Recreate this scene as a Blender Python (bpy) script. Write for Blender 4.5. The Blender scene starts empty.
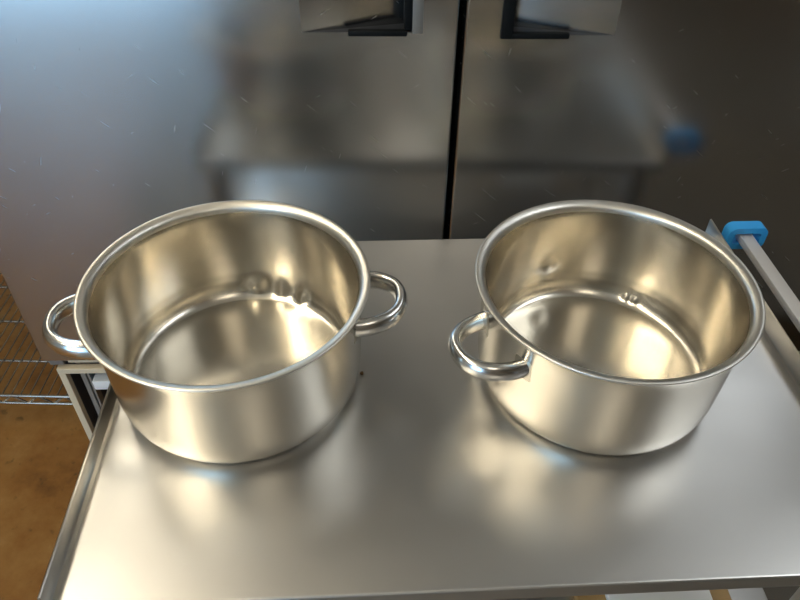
import bpy, bmesh, math, random
from mathutils import Vector, Matrix, noise
random.seed(7)
sc = bpy.context.scene
COL = sc.collection
Z0 = 0.82                       # height of the work table top above the floor
PI = math.pi

# ------------------------------------------------------------------ helpers
def link(o):
    COL.objects.link(o); return o

def obj(name, bm, mat, parent=None, smooth=False, auto=None):
    bmesh.ops.recalc_face_normals(bm, faces=bm.faces[:])
    me = bpy.data.meshes.new(name)
    bm.to_mesh(me); bm.free()
    o = link(bpy.data.objects.new(name, me))
    for m in (mat if isinstance(mat, (list, tuple)) else [mat]):
        me.materials.append(m)
    if smooth or auto:
        for p in me.polygons: p.use_smooth = True
    if auto:
        me.set_sharp_from_angle(angle=math.radians(auto))
    if parent: o.parent = parent
    return o

def thing(name, label, cat, loc=(0, 0, 0), rot=0.0, group=None):
    o = link(bpy.data.objects.new(name, None))
    o.empty_display_size = 0.05
    o.location = loc; o.rotation_euler = (0, 0, rot)
    return tag(o, label, cat, group)

def tag(o, label, cat, group=None):
    o['label'] = label; o['category'] = cat
    if group: o['group'] = group
    return o

def struct(o):
    o['kind'] = 'structure'; return o

def box(bm, x0, x1, y0, y1, z0, z1, bevel=0.0, seg=2):
    r = bmesh.ops.create_cube(bm, size=1.0)
    vs = r['verts']
    for v in vs:
        v.co = Vector(((x0 + x1) / 2 + v.co.x * (x1 - x0), (y0 + y1) / 2 + v.co.y * (y1 - y0), (z0 + z1) / 2 + v.co.z * (z1 - z0)))
    if bevel > 0:
        es = list({e for v in vs for e in v.link_edges})
        bmesh.ops.bevel(bm, geom=es, offset=bevel, segments=seg, affect='EDGES', profile=0.5)

def boxbm(*a, **k):
    bm = bmesh.new(); box(bm, *a, **k); return bm

def tube(bm, pts, rad, n=10, caps=True, rads=None, flat=None):
    """sweep a round (or flattened) section along the points"""
    pts = [Vector(p) for p in pts]
    rings = []
    up = Vector((0, 0, 1))
    for i, p in enumerate(pts):
        t = (pts[min(i + 1, len(pts) - 1)] - pts[max(i - 1, 0)]).normalized()
        ref = up if abs(t.dot(up)) < 0.9 else Vector((1, 0, 0))
        s = t.cross(ref).normalized(); u = s.cross(t).normalized()
        r = rads[i] if rads else rad
        fl = flat[i] if isinstance(flat, list) else (flat or 1.0)
        ring = [bm.verts.new(p + s * (math.cos(2 * PI * k / n) * r * fl) + u * (math.sin(2 * PI * k / n) * r)) for k in range(n)]
        rings.append(ring)
    for a, b in zip(rings, rings[1:]):
        for k in range(n):
            bm.faces.new((a[k], a[(k + 1) % n], b[(k + 1) % n], b[k]))
    if caps:
        bm.faces.new(rings[0][::-1]); bm.faces.new(rings[-1])

def lathe(bm, prof, n=192, closed=False):
    rings = []
    for r, z in prof:
        if r < 1e-6: rings.append([bm.verts.new((0, 0, z))])
        else: rings.append([bm.verts.new((r * math.cos(2 * PI * k / n), r * math.sin(2 * PI * k / n), z)) for k in range(n)])
    prs = list(zip(rings, rings[1:]))
    if closed: prs.append((rings[-1], rings[0]))
    for a, b in prs:
        for k in range(n):
            k2 = (k + 1) % n
            if len(a) == 1: bm.faces.new((a[0], b[k2], b[k]))
            elif len(b) == 1: bm.faces.new((a[k], a[k2], b[0]))
            else: bm.faces.new((a[k], a[k2], b[k2], b[k]))

def resample(prof, step):
    out = [prof[0]]
    for (r0, z0), (r1, z1) in zip(prof, prof[1:]):
        L = math.hypot(r1 - r0, z1 - z0); k = max(1, int(L / step))
        for i in range(1, k + 1): out.append((r0 + (r1 - r0) * i / k, z0 + (z1 - z0) * i / k))
    return out

# ------------------------------------------------------------------ materials
def new_mat(name):
    m = bpy.data.materials.new(name); m.use_nodes = True
    nt = m.node_tree; b = nt.nodes['Principled BSDF']
    return m, nt, b

def plain(name, col, rough=0.5, metal=0.0, emit=0.0):
    m, nt, b = new_mat(name)
    b.inputs['Base Color'].default_value = (*col, 1); b.inputs['Roughness'].default_value = rough
    b.inputs['Metallic'].default_value = metal
    if emit:
        b.inputs['Emission Color'].default_value = (*col, 1); b.inputs['Emission Strength'].default_value = emit
    return m

def steel(name, col, rough, var=0.06, scale=(3, 3, 3), aniso=0.0, tangent=None, radial=False, bump=0.0, bump_scale=(1, 1, 1), blotch=0.0, scratches=0.0, anrot=0.25):
    """worn stainless steel: blotchy roughness, faint grain, scratches"""
    m, nt, b = new_mat(name); N = nt.nodes; L = nt.links
    b.inputs['Metallic'].default_value = 1.0
    tc = N.new('ShaderNodeTexCoord')
    mp = N.new('ShaderNodeMapping'); mp.inputs['Scale'].default_value = scale
    L.new(tc.outputs['Object'], mp.inputs['Vector'])
    n1 = N.new('ShaderNodeTexNoise'); n1.inputs['Scale'].default_value = 1.0; n1.inputs['Detail'].default_value = 2
    L.new(mp.outputs['Vector'], n1.inputs['Vector'])
    mr = N.new('ShaderNodeMapRange'); mr.interpolation_type = 'SMOOTHSTEP'; mr.inputs['From Min'].default_value = 0.15; mr.inputs['From Max'].default_value = 0.85
    mr.inputs['To Min'].default_value = rough - var; mr.inputs['To Max'].default_value = rough + var
    L.new(n1.outputs['Fac'], mr.inputs['Value'])
    rough_out = mr.outputs['Result']
    # colour: slight stain variation
    mx = N.new('ShaderNodeMix'); mx.data_type = 'RGBA'
    mx.inputs['A'].default_value = (*col, 1); mx.inputs['B'].default_value = (*(c * (1 - blotch) for c in col), 1)
    n2 = N.new('ShaderNodeTexNoise'); n2.inputs['Scale'].default_value = 9.0; n2.inputs['Detail'].default_value = 3; n2.inputs['Roughness'].default_value = 0.5
    L.new(tc.outputs['Object'], n2.inputs['Vector'])
    rp = N.new('ShaderNodeMapRange'); rp.interpolation_type = 'SMOOTHSTEP'; rp.inputs['From Min'].default_value = 0.2; rp.inputs['From Max'].default_value = 0.85
    L.new(n2.outputs['Fac'], rp.inputs['Value']); L.new(rp.outputs['Result'], mx.inputs['Factor'])
    col_out = mx.outputs['Result']
    if scratches > 0:
        # long thin scratches: stretched, distorted waves kept only at their crests and only in patches
        acc = None
        for ang, sc_, off in ((0.5, 26, 0.0), (-0.7, 19, 3.1), (1.25, 23, 7.7)):
            mp1 = N.new('ShaderNodeMapping'); mp1.inputs['Rotation'].default_value = (0.0, ang, 0.0); mp1.inputs['Location'].default_value = (off, off * .3, off)
            L.new(tc.outputs['Object'], mp1.inputs['Vector'])
            mp2 = N.new('ShaderNodeMapping'); mp2.inputs['Scale'].default_value = (9.0, 9.0, 150.0)
            L.new(mp1.outputs['Vector'], mp2.inputs['Vector'])
            vn = N.new('ShaderNodeTexNoise'); vn.inputs['Scale'].default_value = sc_ / 9; vn.inputs['Detail'].default_value = 1
            L.new(mp2.outputs['Vector'], vn.inputs['Vector'])
            t = N.new('ShaderNodeMapRange'); t.inputs['From Min'].default_value = 0.765; t.inputs['From Max'].default_value = 0.85
            L.new(vn.outputs['Fac'], t.inputs['Value'])
            if acc is None: acc = t.outputs['Result']
            else:
                ad = N.new('ShaderNodeMath'); ad.operation = 'MAXIMUM'
                L.new(acc, ad.inputs[0]); L.new(t.outputs['Result'], ad.inputs[1]); acc = ad.outputs[0]
        mu = N.new('ShaderNodeMath'); mu.operation = 'MULTIPLY'; mu.inputs[1].default_value = scratches
        L.new(acc, mu.inputs[0])
        ad = N.new('ShaderNodeMath'); ad.operation = 'ADD'
        L.new(rough_out, ad.inputs[0]); L.new(mu.outputs[0], ad.inputs[1]); rough_out = ad.outputs[0]
        mx2 = N.new('ShaderNodeMix'); mx2.data_type = 'RGBA'; mx2.inputs['B'].default_value = (0.85, 0.85, 0.85, 1)
        L.new(mu.outputs[0], mx2.inputs['Factor']); L.new(col_out, mx2.inputs['A']); col_out = mx2.outputs['Result']
    L.new(rough_out, b.inputs['Roughness']); L.new(col_out, b.inputs['Base Color'])
    if aniso > 0:
        b.inputs['Anisotropic'].default_value = aniso
        b.inputs['Anisotropic Rotation'].default_value = anrot
        if radial:
            tg = N.new('ShaderNodeTangent'); tg.direction_type = 'RADIAL'; tg.axis = 'Z'
            L.new(tg.outputs['Tangent'], b.inputs['Tangent'])
        else:
            cv = N.new('ShaderNodeCombineXYZ')
            for i, c in enumerate(tangent): cv.inputs[i].default_value = c
            L.new(cv.outputs[0], b.inputs['Tangent'])
    if bump > 0:
        mp3 = N.new('ShaderNodeMapping'); mp3.inputs['Scale'].default_value = bump_scale
        L.new(tc.outputs['Object'], mp3.inputs['Vector'])
        n3 = N.new('ShaderNodeTexNoise'); n3.inputs['Scale'].default_value = 1.0; n3.inputs['Detail'].default_value = 2
        L.new(mp3.outputs['Vector'], n3.inputs['Vector'])
        bp = N.new('ShaderNodeBump'); bp.inputs['Strength'].default_value = bump; bp.inputs['Distance'].default_value = 0.01
        L.new(n3.outputs['Fac'], bp.inputs['Height']); L.new(bp.outputs['Normal'], b.inputs['Normal'])
    return m

def mottled(name, cols, scale, rough=0.5, stops=None, bump=0.0, specks=0.0):
    m, nt, b = new_mat(name); N = nt.nodes; L = nt.links
    tc = N.new('ShaderNodeTexCoord')
    n = N.new('ShaderNodeTexNoise'); n.inputs['Scale'].default_value = scale; n.inputs['Detail'].default_value = 9; n.inputs['Roughness'].default_value = 0.68
    L.new(tc.outputs['Object'], n.inputs['Vector'])
    cr = N.new('ShaderNodeValToRGB')
    el = cr.color_ramp.elements
    stops = stops or [0.32 + 0.36 * i / (len(cols) - 1) for i in range(len(cols))]
    el[0].position = stops[0]; el[0].color = (*cols[0], 1); el[1].position = stops[-1]; el[1].color = (*cols[-1], 1)
    for s, c in zip(stops[1:-1], cols[1:-1]):
        e = el.new(s); e.color = (*c, 1)
    L.new(n.outputs['Fac'], cr.inputs['Fac'])
    out = cr.outputs['Color']
    if specks:
        n2 = N.new('ShaderNodeTexNoise'); n2.inputs['Scale'].default_value = scale * 9; n2.inputs['Detail'].default_value = 4
        L.new(tc.outputs['Object'], n2.inputs['Vector'])
        r2 = N.new('ShaderNodeMapRange'); r2.inputs['From Min'].default_value = 0.62; r2.inputs['From Max'].default_value = 0.74; r2.inputs['To Max'].default_value = specks
        L.new(n2.outputs['Fac'], r2.inputs['Value'])
        mx = N.new('ShaderNodeMix'); mx.data_type = 'RGBA'; mx.inputs['B'].default_value = (0.05, 0.035, 0.015, 1)
        L.new(r2.outputs['Result'], mx.inputs['Factor']); L.new(out, mx.inputs['A']); out = mx.outputs['Result']
    L.new(out, b.inputs['Base Color'])
    b.inputs['Roughness'].default_value = rough
    if bump:
        bp = N.new('ShaderNodeBump'); bp.inputs['Strength'].default_value = bump; bp.inputs['Distance'].default_value = 0.003
        L.new(n.outputs['Fac'], bp.inputs['Height']); L.new(bp.outputs['Normal'], b.inputs['Normal'])
    return m

M = {}
M['pot'] = steel('pot_steel', (0.65, 0.612, 0.54), 0.225, 0.03, (6, 6, 6), aniso=0.6, radial=True, blotch=0.05)
M['rim'] = steel('pot_rim_steel', (0.80, 0.77, 0.71), 0.38, 0.03, (8, 8, 8), blotch=0.08)
M['handle'] = steel('polished_handle_steel', (0.76, 0.75, 0.73), 0.22, 0.03, (20, 20, 20))
M['weld'] = steel('weld_steel', (0.60, 0.56, 0.48), 0.30, 0.05, (30, 30, 30), blotch=0.3)
M['table'] = steel('table_steel', (0.595, 0.585, 0.57), 0.33, 0.03, (2.5, 9, 5), blotch=0.05)
M['lip'] = steel('table_lip_steel', (0.62, 0.59, 0.55), 0.30, 0.04, (9, 2, 9))
M['leg'] = steel('galvanised_leg', (0.52, 0.49, 0.44), 0.38, 0.05, (6, 6, 3))
M['door'] = steel('fridge_door_steel', (0.48, 0.48, 0.48), 0.215, 0.03, (2.0, 2.0, 3.5), blotch=0.06, scratches=0.22)
M['case'] = steel('fridge_case_steel', (0.47, 0.44, 0.40), 0.30, 0.05, (2, 2, 2), blotch=0.1)
M['scoop'] = steel('handle_pocket_steel', (0.62, 0.64, 0.66), 0.30, 0.05, (9, 9, 9), blotch=0.15)
M['edge'] = plain('worn_edge_metal', (0.30, 0.29, 0.28), 0.55, 0.8)
M['black'] = plain('black_rubber', (0.004, 0.005, 0.006), 0.6)
M['black'].node_tree.nodes['Principled BSDF'].inputs['Specular IOR Level'].default_value = 0.15
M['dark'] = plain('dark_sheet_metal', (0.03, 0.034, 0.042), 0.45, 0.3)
M['added_deck'] = plain('added_deck_brown', (0.115, 0.095, 0.07), 0.6)  # brown of the deck added to the cart for a darker door reflection
M['beige'] = plain('beige_painted_angle', (0.66, 0.57, 0.42), 0.45)
M['greypost'] = plain('grey_metal_post', (0.36, 0.35, 0.33), 0.4, 0.5)
M['bluedark'] = plain('blue_black_panel', (0.08, 0.095, 0.13), 0.3, 0.2)
M['white'] = plain('white_plastic', (0.86, 0.87, 0.88), 0.4)
M['blue'] = plain('bright_blue_plastic', (0.035, 0.36, 0.86), 0.4)
M['bar'] = plain('cart_bar_aluminium', (0.78, 0.75, 0.73), 0.5, 0.5)
M['wire'] = steel('chrome_wire', (0.60, 0.56, 0.50), 0.22, 0.05, (30, 30, 30), blotch=0.3)
M['rubber'] = plain('grey_caster_rubber', (0.08, 0.08, 0.08), 0.6)
M['floor'] = mottled('stained_floor', [(0.13, 0.055, 0.014), (0.23, 0.105, 0.026), (0.29, 0.15, 0.045), (0.36, 0.225, 0.09)], 4.2, 0.30, bump=0.06, specks=0.6)
M['wall'] = mottled('kitchen_wall_paint', [(0.26, 0.225, 0.175), (0.31, 0.265, 0.21)], 1.5, 0.6)
M['ceil'] = mottled('ceiling_tile', [(0.60, 0.57, 0.51), (0.66, 0.63, 0.57)], 4, 0.8)
M['added_mat'] = mottled('added_mat_dark', [(0.16, 0.145, 0.125), (0.20, 0.18, 0.155)], 3, 0.5)  # dark tone of the added mat behind the camera
M['crumb'] = mottled('brown_crumb', [(0.10, 0.05, 0.015), (0.2, 0.1, 0.03)], 60, 0.8)
M['wood'] = mottled('tan_board', [(0.34, 0.21, 0.08), (0.46, 0.30, 0.13)], 14, 0.55)
M['lamp'] = plain('warm_fluorescent_diffuser', (1.0, 0.90, 0.70), 0.5, emit=22.5)
M['soft'] = plain('dim_fluorescent_diffuser', (1.0, 0.91, 0.75), 0.5, emit=2.8)
M['cool'] = plain('cool_fluorescent_diffuser', (0.92, 0.97, 1.0), 0.5, emit=6.0)
M['sky'] = plain('daylight_pane', (0.40, 0.69, 1.0), 0.2, emit=4.6)
M['frame'] = plain('white_frame', (0.6, 0.58, 0.54), 0.5)

# ------------------------------------------------------------------ the room
XL, XR, YF, YB, H = -3.4, 3.0, -3.0, 2.1, 2.75
struct(obj('floor', boxbm(XL - .1, XR + .1, YF - .1, YB + .1, -0.1, 0), M['floor']))
struct(obj('ceiling', boxbm(XL - .1, XR + .1, YF - .1, YB + .1, H, H + .1), M['ceil']))
struct(obj('wall_back', boxbm(XL - .1, XR + .1, YB, YB + .1, 0, H), M['wall']))
struct(obj('wall_left', boxbm(XL - .1, XL, YF, YB, 0, H), M['wall']))
struct(obj('wall_right', boxbm(XR, XR + .1, YF, YB, 0, H), M['wall']))
bm = bmesh.new()
DX0, DX1, DH = -3.2, -0.95, 2.3
box(bm, XL - .1, DX0, YF - .1, YF, 0, H); box(bm, DX1, XR + .1, YF - .1, YF, 0, H); box(bm, DX0, DX1, YF - .1, YF, DH, H)
struct(obj('wall_front', bm, M['wall']))
bm = bmesh.new(); box(bm, DX0, DX1, YF - .08, YF - .06, 0.0, DH)
d = struct(obj('door_1', bm, M['sky']))
bm = bmesh.new()
for a, b_ in ((DX0, DX0 + .06), (DX1 - .06, DX1)): box(bm, a, b_, YF - .06, YF - .01, 0, DH)
box(bm, DX0 + .06, DX1 - .06, YF - .06, YF - .01, DH - .06, DH)
obj('door_frame', bm, M['frame'], d)
# unseen floor mat, added so the refrigerator doors mirror a dark area
mat_ = thing('added_floor_mat', 'added dark floor mat out of view, in front of the table, that darkens the reflection in the refrigerator doors', 'mat', (0.75, -1.2, 0), math.radians(-6.5))
bm = bmesh.new(); box(bm, -1.78, 1.9, -1.35, 1.30, 0.0005, .012, bevel=.004)
obj('pad', bm, M['added_mat'], mat_, auto=40)
def ceiling_light(x, y, lx, ly, mat):
    t = thing('ceiling_light', 'long hanging fluorescent fixture over the room', 'ceiling light', (x, y, H))
    t['group'] = 'fluorescent ceiling fixtures'
    bm = bmesh.new()
    for sy in (-.35, .35): tube(bm, [(0, sy * ly, -.30), (0, sy * ly, 0)], .008, 8)
    box(bm, -lx / 6, lx / 6, -ly / 2, ly / 2, -.305, -.285)
    obj('hanger', bm, M['frame'], t)
    obj('diffuser', boxbm(-lx / 2, lx / 2, -ly / 2, ly / 2, -.35, -.305, bevel=.02), mat, t)
    return t
for x, y, lx, ly, m in ((-1.55, -1.15, 0.26, 1.2, 'lamp'), (-1.05, 0.42, 0.18, 1.2, 'lamp'), (0.42, -1.3, 0.5, 1.2, 'soft'), (1.5, 0.5, 0.4, 1.2, 'cool')):
    ceiling_light(x, y, lx, ly, M[m])

# ------------------------------------------------------------------ work table
YT = 0.06486
cT, sT = math.cos(YT), math.sin(YT)
def Tw(x, y): return (x * cT - y * sT, x * sT + y * cT)
TX0, TX1, TY0, TY1 = -0.326, 0.576, 0.330, 0.927
tcx, tcy = (TX0 + TX1) / 2, (TY0 + TY1) / 2
wx, wy = Tw(tcx, tcy)
table = thing('work_table', 'brushed stainless steel work table carrying the two large pots', 'table', (wx, wy, 0), YT)
hx, hy = (TX1 - TX0) / 2, (TY1 - TY0) / 2
bm = bmesh.new(); box(bm, -hx + .002, hx - .002, -hy, hy, Z0 - .024, Z0, bevel=.003, seg=3)
obj('tabletop', bm, M['table'], table, auto=10)
for s, hh in ((-1, .025), (1, .030)):
    # turned-up edge: a thin bent sheet with a rounded top
    bm = bmesh.new()
    xa, xb = (s * hx, s * (hx - .003))
    pr = [(xa, Z0 - .028), (xa, Z0 + hh - .001), ((xa + xb) / 2, Z0 + hh), (xb, Z0 + hh - .001), (xb, Z0 + .004), (xb - s * .0016, Z0 + .0012), (xb - s * .005, Z0 + .0002), (xb - s * .005, Z0 - .003), (xb, Z0 - .028)]
    A = [bm.verts.new((x, -hy, z)) for x, z in pr]; B = [bm.verts.new((x, hy, z)) for x, z in pr]
    n = len(pr)
    for i in range(n): bm.faces.new((A[i], A[(i + 1) % n], B[(i + 1) % n], B[i]))
    bm.faces.new(A[::-1]); bm.faces.new(B)
    obj('raised_edge', bm, M['lip'], table, auto=35)
for sx in (-1, 1):
    for sy in (-1, 1):
        bm = bmesh.new(); x, y = sx * (hx - .03), sy * (hy - .04)
        tube(bm, [(x, y, .05), (x, y, Z0 - .026)], .0205, 16)
        l = obj('leg', bm, M['leg'], table, auto=40)
        bm = bmesh.new(); tube(bm, [(x, y, 0), (x, y, .012), (x, y, .02), (x, y, .055)], 0, 16, rads=[.026, .026, .016, .016])
        obj('foot', bm, M['rubber'], l, auto=40)
SH = 0.52
obj('undershelf', boxbm(-hx + .01, hx, -hy + .03, hy - .03, SH - .03, SH, bevel=.004), M['table'], table, auto=40)
# boards lying on the undershelf, seen just under the front edge
def Tl(x, y): return (x - tcx, y - tcy)
ax, ay = Tw(.33, .56)
w = thing('wooden_board', 'tan wooden board on the shelf below the steel table, under the white board', 'board', (ax, ay, SH + .0008), YT)
obj('panel', boxbm(-.04, .183, -.22, .02, 0.0, .018, bevel=.003), M['wood'], w, auto=40)
w2 = thing('cutting_board', 'white plastic cutting board lying below the front edge of the table', 'cutting board', (ax, ay, SH + .0195), YT)
obj('panel', boxbm(.0, .149, -.22, .02, 0.0, .014, bevel=.004), M['white'], w2, auto=40)

# crumb on the table
bm = bmesh.new(); bmesh.ops.create_icosphere(bm, subdivisions=2, radius=.0028)
for v in bm.verts:
    v.co *= 1 + .5 * noise.noise(v.co * 600); v.co.z *= .6
zmin = min(v.co.z for v in bm.verts)
for v in bm.verts: v.co.z -= zmin
o = obj('crumb', bm, M['crumb'], smooth=True); x, y = Tw(-.0078, .6315); o.location = (x, y, Z0)
tag(o, 'tiny brown crumb on the steel tabletop below the handle between the pots', 'crumb')

# ------------------------------------------------------------------ the pots
def pot(name, label, loc, rot, dents, scaleR=1.0, H_=0.162, handle_kw={}):
    t = thing(name, label, 'pot', (loc[0], loc[1], Z0), rot, 'stainless cooking pots')
    k = scaleR; dz = H_ - .162
    outer = [(0, .0012), (.130, .0012), (.1395, .0022), (.1450, .0050), (.1490, .0095), (.1518, .0155), (.1538, .0235), (.1552, .034), (.1560, .048), (.1572, .090), (.1583, .130 + dz), (.1592, .146 + dz), (.1604, .1515 + dz)]
    inner = [(.1572, .1515 + dz), (.1560, .146 + dz), (.1548, .130 + dz), (.1535, .09), (.1522, .048), (.1508, .034), (.1485, .0255), (.1455, .0190), (.1420, .0142), (.1385, .0115), (.1360, .0104), (.1335, .0101), (.08, .0098), (0, .0096)]
    prof = [(r * k, z) for r, z in resample(outer, .006) + resample(inner, .0035)]
    bm = bmesh.new(); lathe(bm, prof, 240)
    for v in bm.verts:
        r = math.hypot(v.co.x, v.co.y)
        if r < .10: continue
        a = math.atan2(v.co.y, v.co.x) + rot
        for (da, z, amp, wa, wz) in dents:
            dd = (a - math.radians(da) + PI) % (2 * PI) - PI
            g = math.exp(-(dd * r / wa) ** 2 - ((v.co.z - z) / wz) ** 2)
            if g > 1e-4:
                f = 1 - amp * g / r
                v.co.x *= f; v.co.y *= f
    obj('body', bm, M['pot'], t, auto=50)
    rim = [(.1568, .1505), (.1604, .1510), (.1640, .1535), (.1675, .1572), (.1691, .1596), (.1696, .1610), (.1693, .1620), (.1682, .1625), (.1660, .1621), (.1630, .1612), (.1602, .1597), (.1583, .1577), (.1572, .1550)]
    bm = bmesh.new(); lathe(bm, [(r * k, z + dz) for r, z in rim], 240, closed=True)
    obj('rim', bm, M['rim'], t, auto=50)
    zc = .119 + dz
    half, out, fl = handle_kw.get('half', .044), handle_kw.get('out', .215), handle_kw.get('flat', 1.0)
    for sgn in (1, -1):
        bm = bmesh.new(); pts = []; rads = []
        n = 40
        for i in range(n + 1):
            u = -1 + 2 * i / n
            e = handle_kw.get('pow', 2.6)
            # superellipse loop from wall to wall
            th = PI * i / n
            cx = math.copysign(abs(math.cos(th)) ** (2 / e), math.cos(th)); sx = abs(math.sin(th)) ** (2 / e)
            yy = half * cx
            x0 = math.sqrt(max((.1575 * k) ** 2 - half ** 2, 0)) + .0005
            pts.append((sgn * (x0 + (out - .0080 - x0) * sx), yy, zc + .005 * sx))
            rads.append(.0132 - .0010 * sx)
        tube(bm, pts, 0, 20, rads=rads, flat=.66)
        bm.verts.ensure_lookup_table()
        nv_ = len(bm.verts)
        for v in list(bm.verts)[:20] + list(bm.verts)[nv_ - 20:]:      # seat the ends on the wall
            v.co.x = sgn * math.sqrt((.1562 * k) ** 2 - v.co.y ** 2)
        h = obj('handle', bm, M['handle'], t, auto=60)
        h.location.z = -handle_kw.get('low', (0, 0))[0 if sgn == 1 else 1]
        h.rotation_euler.z = math.radians(handle_kw.get('turn', (0, 0))[0 if sgn == 1 else 1])
        for sy in (-1, 1):
            bm = bmesh.new()
            a0 = math.atan2(half * sy, .1575 * k)
            # thin saddle plate that follows the wall where the handle is welded on
            nu, nv = 8, 6; wA, wZ = .0125 / (.157 * k), .0150
            G = {}
            for lay, rr in ((0, .1565 * k), (1, .1587 * k)):
                for i in range(nu + 1):
                    for j in range(nv + 1):
                        a = a0 - wA + 2 * wA * i / nu; z = zc - wZ + 2 * wZ * j / nv
                        r2 = rr - (.0006 if (i in (0, nu) or j in (0, nv)) and lay else 0)
                        G[lay, i, j] = bm.verts.new((sgn * r2 * math.cos(a), r2 * math.sin(a), z))
            for lay in (0, 1):
                for i in range(nu):
                    for j in range(nv): bm.faces.new((G[lay, i, j], G[lay, i + 1, j], G[lay, i + 1, j + 1], G[lay, i, j + 1]))
            for i in range(nu):
                for j in (0, nv): bm.faces.new((G[0, i, j], G[0, i + 1, j], G[1, i + 1, j], G[1, i, j]))
            for j in range(nv):
                for i in (0, nu): bm.faces.new((G[0, i, j], G[0, i, j + 1], G[1, i, j + 1], G[1, i, j]))
            obj('weld_plate', bm, M['weld'], h, auto=40)
    return t

pot('stock_pot', 'left stainless steel pot with dented inside and a handle showing on each side', (-.2051, .6262), math.radians(11.5),
    [(91, .030, .0052, .013, .011), (77, .026, .0040, .009, .010), (64, .022, .0045, .007, .009)], handle_kw=dict(turn=(-6.5, 0), low=(.001, .001), pow=2.3))
pot('stock_pot', 'right stainless steel pot showing one handle, nearer the blue plastic loop', (.2588, .6471), math.radians(21.3),
    [(107, .062, .0035, .010, .010), (60, .021, .0028, .004, .005), (55, .021, .0028, .004, .005)], scaleR=.993, H_=.1605,
    handle_kw=dict(half=.0435, pow=2.2, low=(.013, .006), turn=(3, 4.3), out=.2185))

# ------------------------------------------------------------------ the refrigerator
YAW = 0.045
cF, sF = math.cos(YAW), math.sin(YAW)
D = 1.054
def Fw(x, y): return (x * cF - y * sF, x * sF + y * cF)
ox, oy = Fw(.132, D)
fridge = thing('refrigerator', 'two door stainless steel reach-in refrigerator standing behind the table', 'refrigerator', (ox, oy, 0), YAW)
def fx(x): return x - .132          # fitted coordinates -> local
FB, FT = Z0 - .4167, 1.98            # bottom and top of the doors
FL, FR = -.719, .983                # left and right ends
DT = .055                           # door thickness
obj('cabinet', boxbm(fx(FL + .004), fx(FR - .004), DT + .012, .80, FB, FT + .06, bevel=.004), M['case'], fridge, auto=40)
obj('door_gasket', boxbm(fx(FL + .012), fx(FR - .012), DT - .002, DT + .013, FB + .012, FT - .012), M['black'], fridge)
PZ0, PZ1 = Z0 + .2935, Z0 + .455    # pocket bottom/top
def make_door(x0, x1, pin, pout, PZ0):
    """front sheet with a tapering scoop; pin = deep end near the seam, pout = flush end"""
    xs = sorted([x0, x1, pin, pout]); e = .004
    bm = bmesh.new()
    def quad(*c): bm.faces.new([bm.verts.new(p) for p in c])
    X0, X1 = x0 + e, x1 - e; Z_0, Z_1 = FB + e, FT - e
    pl, pr = min(pin, pout), max(pin, pout)
    def fq(a, b, c, d_): quad((a, 0, c), (b, 0, c), (b, 0, d_), (a, 0, d_))
    fq(X0, pl, Z_0, Z_1); fq(pr, X1, Z_0, Z_1); fq(pl, pr, Z_0, PZ0); fq(pl, pr, PZ1, Z_1)
    # rounded borders and sides
    ring = []
    for (ins, y) in ((0, 0), (.35, .0008), (.72, .0022), (1, e), (1, DT)):
        k = e * ins
        ring.append([(X0 - k, y, Z_0 - k), (X1 + k, y, Z_0 - k), (X1 + k, y, Z_1 + k), (X0 - k, y, Z_1 + k)])
    for a, b in zip(ring, ring[1:]):
        for i in range(4): quad(a[i], a[(i + 1) % 4], b[(i + 1) % 4], b[i])
    quad(*ring[-1])
    bmesh.ops.remove_doubles(bm, verts=bm.verts[:], dist=1e-5)
    dr = obj('door', bm, M['door'], fridge, auto=10)
    dep = .040
    bm = bmesh.new()
    def q2(*c): bm.faces.new([bm.verts.new(p) for p in c])
    # sloping floor of the scoop, its ledges and its end wall
    q2((pout, 0, PZ0), (pin, dep, PZ0), (pin, dep, PZ1), (pout, 0, PZ1))
    obj('handle_scoop', bm, M['door'], dr)
    bm = bmesh.new()
    bm.faces.new([bm.verts.new(p) for p in ((pout, 0, PZ0), (pin, 0, PZ0), (pin, dep, PZ0))])
    bm.faces.new([bm.verts.new(p) for p in ((pout, 0, PZ1), (pin, 0, PZ1), (pin, dep, PZ1))])
    bm.faces.new([bm.verts.new(p) for p in ((pin, 0, PZ0), (pin, dep, PZ0), (pin, dep, PZ1), (pin, 0, PZ1))])
    obj('scoop_ledge', bm, M['dark'], dr)
    return dr
# left door
dl = make_door(fx(FL), fx(.1270), fx(.0575), fx(-.1085), PZ0)
bm = bmesh.new(); box(bm, fx(-.0390), fx(.0505), -.004, .008, PZ0 - .0055, PZ0 + .0035, bevel=.0025)
obj('pull_strip', bm, M['black'], dl, auto=40)
bm = bmesh.new(); box(bm, fx(.0460), fx(.0577), -.002, .040, PZ0 + .004, PZ1, bevel=.0015)
obj('pull_grip', bm, M['black'], dl, auto=40)
bm = bmesh.new(); box(bm, fx(.0577), fx(.0740), -.0015, .004, PZ0 - .002, PZ1 + .01, bevel=.001)
obj('edge_strip', bm, M['edge'], dl, auto=40)
# right door: hangs a few millimetres lower
PR = PZ0 - .0035
dr = make_door(fx(.1370), fx(FR), fx(.1935), fx(.3665), PR)
bm = bmesh.new(); box(bm, fx(.1915), fx(.2975), -.004, .008, PR - .0055, PR + .0035, bevel=.0025)
obj('pull_strip', bm, M['black'], dr, auto=40)
bm = bmesh.new(); box(bm, fx(.1912), fx(.2105), -.005, .040, PR - .0055, PZ1, bevel=.003)
obj('pull_grip', bm, M['black'], dr, auto=40)

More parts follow.
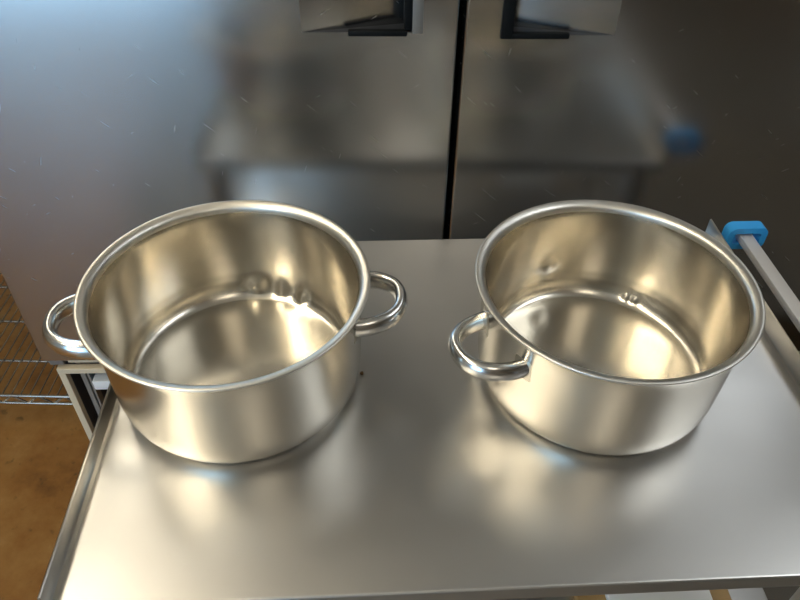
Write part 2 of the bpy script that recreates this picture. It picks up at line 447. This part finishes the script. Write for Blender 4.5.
# base frame under the doors
PL = -.6985
for xa in (PL, FR - .037):
    bm = bmesh.new(); box(bm, fx(xa), fx(xa + .015), .004, .020, 0, FB - .036, bevel=.001)
    obj('base_post', bm, M['beige'], fridge)
bm = bmesh.new(); box(bm, fx(PL), fx(FR - .022), .003, .019, FB - .042, FB - .027, bevel=.001)
obj('base_rail', bm, M['beige'], fridge)
bm = bmesh.new(); box(bm, fx(-.668), fx(FR - .022), .006, .016, FB - .010, FB - .003, bevel=.001)
obj('drip_rail', bm, M['beige'], fridge)
bm = bmesh.new(); box(bm, fx(-.708), fx(-.678), .006, .026, FB - .016, FB - .001, bevel=.001)
obj('hinge_block', bm, M['edge'], fridge)
for xa in (PL + .003, FR - .030):
    obj('side_panel', boxbm(fx(xa), fx(xa + .005), .020, .78, .02, FB - .001), M['bluedark'], fridge)
obj('back_panel', boxbm(fx(PL + .009), fx(FR - .031), .40, .405, .02, FB - .001), M['bluedark'], fridge)
bm = bmesh.new(); box(bm, fx(-.668), fx(-.657), .03, .05, .0, FB - .001, bevel=.001); box(bm, fx(-.653), fx(-.649), .03, .05, .0, FB - .001)
obj('inner_post', bm, M['greypost'], fridge)
bm = bmesh.new(); box(bm, fx(-.645), fx(-.560), .022, .075, Z0 - .535, Z0 - .507, bevel=.002)
obj('white_box', bm, M['white'], fridge, auto=40)

# ------------------------------------------------------------------ wire shelving left of the refrigerator
rack = thing('wire_shelving', 'chrome wire shelving unit standing on the floor left of the refrigerator', 'shelving', (-1.40, 1.36, 0))
RX0, RX1, RY0, RY1 = -.55, .575, -.20, .40
def wire_shelf(z):
    s = None
    bm = bmesh.new()
    for y in (RY0, RY1):
        for zz in (z, z - .028): tube(bm, [(RX0, y, zz), (RX1, y, zz)], .0042, 8)
        n = 34
        for i in range(n):
            xa, xb = RX0 + (RX1 - RX0) * i / n, RX0 + (RX1 - RX0) * (i + 1) / n
            za, zb = (z, z - .028) if i % 2 else (z - .028, z)
            tube(bm, [(xa, y, za), (xb, y, zb)], .0030, 6)
    for x in (RX0, RX1):
        for zz in (z, z - .028): tube(bm, [(x, RY0, zz), (x, RY1, zz)], .0042, 8)
    s = obj('shelf_frame', bm, M['wire'], rack, auto=60)
    bm = bmesh.new()
    x = RX0 + .02
    while x < RX1:
        tube(bm, [(x, RY0, z + .003), (x, RY1, z + .003)], .0020, 6); x += .0235
    obj('shelf_wires', bm, M['wire'], s, auto=60)
    bm = bmesh.new()
    for y in (-.078, .073, .22): tube(bm, [(RX0, y, z - .002), (RX1, y, z - .002)], .0038, 8)
    obj('cross_wires', bm, M['wire'], s, auto=60)
wire_shelf(.122); wire_shelf(.95)
for x in (RX0, RX1):
    for y in (RY0, RY1):
        bm = bmesh.new(); tube(bm, [(x, y, .0), (x, y, 1.25)], .0125, 14)
        obj('post', bm, M['wire'], rack, auto=60)

# ------------------------------------------------------------------ steel cart right of the table, with the blue loop
bx, by = Tw(.84, .55)
cart = thing('utility_cart', 'steel bar cart frame with a blue loop, right of the table', 'cart', (bx, by, 0), YT)
def cxy(x, y): return x - .84, y - .55
zt = Z0 + .030
for xa in (.604, 1.45):
    x0, y0 = cxy(xa, -.05); x1, y1 = cxy(xa + .0215, .892)
    obj('top_rail', boxbm(x0, x1, y0, y1, zt - .012, zt, bevel=.0012), M['bar'], cart, auto=40)
x0, y0 = cxy(.60, -.04); x1, y1 = cxy(1.47, .87)
obj('added_deck', boxbm(x0, x1, y0, y1, .34, .362, bevel=.002), M['added_deck'], cart, auto=40)  # deck added to darken the right door's reflection
for xa in (.604, 1.45):
    for ya in (-.04, .60):
        x0, y0 = cxy(xa + .001, ya); x1, y1 = cxy(xa + .0205, ya + .02)
        l = obj('leg', boxbm(x0, x1, y0, y1, .06, zt - .012, bevel=.001), M['bar'], cart, auto=40)
        bm = bmesh.new(); xm, ym = (x0 + x1) / 2, (y0 + y1) / 2
        tube(bm, [(xm - .010, ym, .030), (xm + .010, ym, .030)], .030, 20)
        obj('caster', bm, M['rubber'], l, auto=40)
# blue plastic loop round the end of the rail
bm = bmesh.new()
lx0, ly0 = cxy(.584, .878); lx1, ly1 = cxy(.648, .899)
zl0, zl1 = zt - .026, zt + .0145
th = .010
def rr(x0, x1, z0, z1, r, n=5):
    P = []
    for (cx, cz, a0) in ((x1 - r, z1 - r, 0), (x0 + r, z1 - r, 90), (x0 + r, z0 + r, 180), (x1 - r, z0 + r, 270)):
        for i in range(n + 1):
            a = math.radians(a0 + 90 * i / n); P.append((cx + r * math.cos(a), cz + r * math.sin(a)))
    return P
O = rr(lx0, lx1, zl0, zl1, .012); I = rr(lx0 + th, lx1 - th, zl0 + th, zl1 - th, .005)
n = len(O)
V = [[bm.verts.new((x, y, z)) for x, z in P] for P, y in ((O, ly0), (O, ly1), (I, ly1), (I, ly0))]
for i in range(n):
    for a in range(4):
        A, B = V[a], V[(a + 1) % 4]
        bm.faces.new((A[i], A[(i + 1) % n], B[(i + 1) % n], B[i]))
bmesh.ops.bevel(bm, geom=[e for e in bm.edges if len(e.link_faces) == 2 and e.calc_face_angle(0) > 1.0], offset=.0022, segments=2, affect='EDGES')
o = obj('corner_loop', bm, M['blue'], cart, auto=50); o['label'] = 'blue plastic loop'

# ------------------------------------------------------------------ camera
cam = bpy.data.cameras.new('camera'); co = link(bpy.data.objects.new('camera', cam)); sc.camera = co
f, pit, roll = 701.51, math.radians(41.9475), math.radians(1.1392)
fw = Vector((0, math.cos(pit), -math.sin(pit))); rt = Vector((1, 0, 0)); up = Vector((0, math.sin(pit), math.cos(pit)))
r_ = rt * math.cos(roll) + up * math.sin(roll); u_ = -rt * math.sin(roll) + up * math.cos(roll)
Mx = Matrix((r_, u_, -fw)).transposed().to_4x4(); Mx.translation = Vector((0, 0, Z0 + .7))
co.matrix_world = Mx
cam.sensor_width = 36.0; cam.lens = f / 800 * 36.0; cam.clip_start = .02

# ------------------------------------------------------------------ light
w = bpy.data.worlds.new('world'); sc.world = w; w.use_nodes = True
w.node_tree.nodes['Background'].inputs[0].default_value = (.6, .7, .8, 1); w.node_tree.nodes['Background'].inputs[1].default_value = .3
vs = sc.view_settings
vs.view_transform = 'Standard'; vs.look = 'None'; vs.gamma = 1.0; vs.exposure = -0.05; vs.use_curve_mapping = False
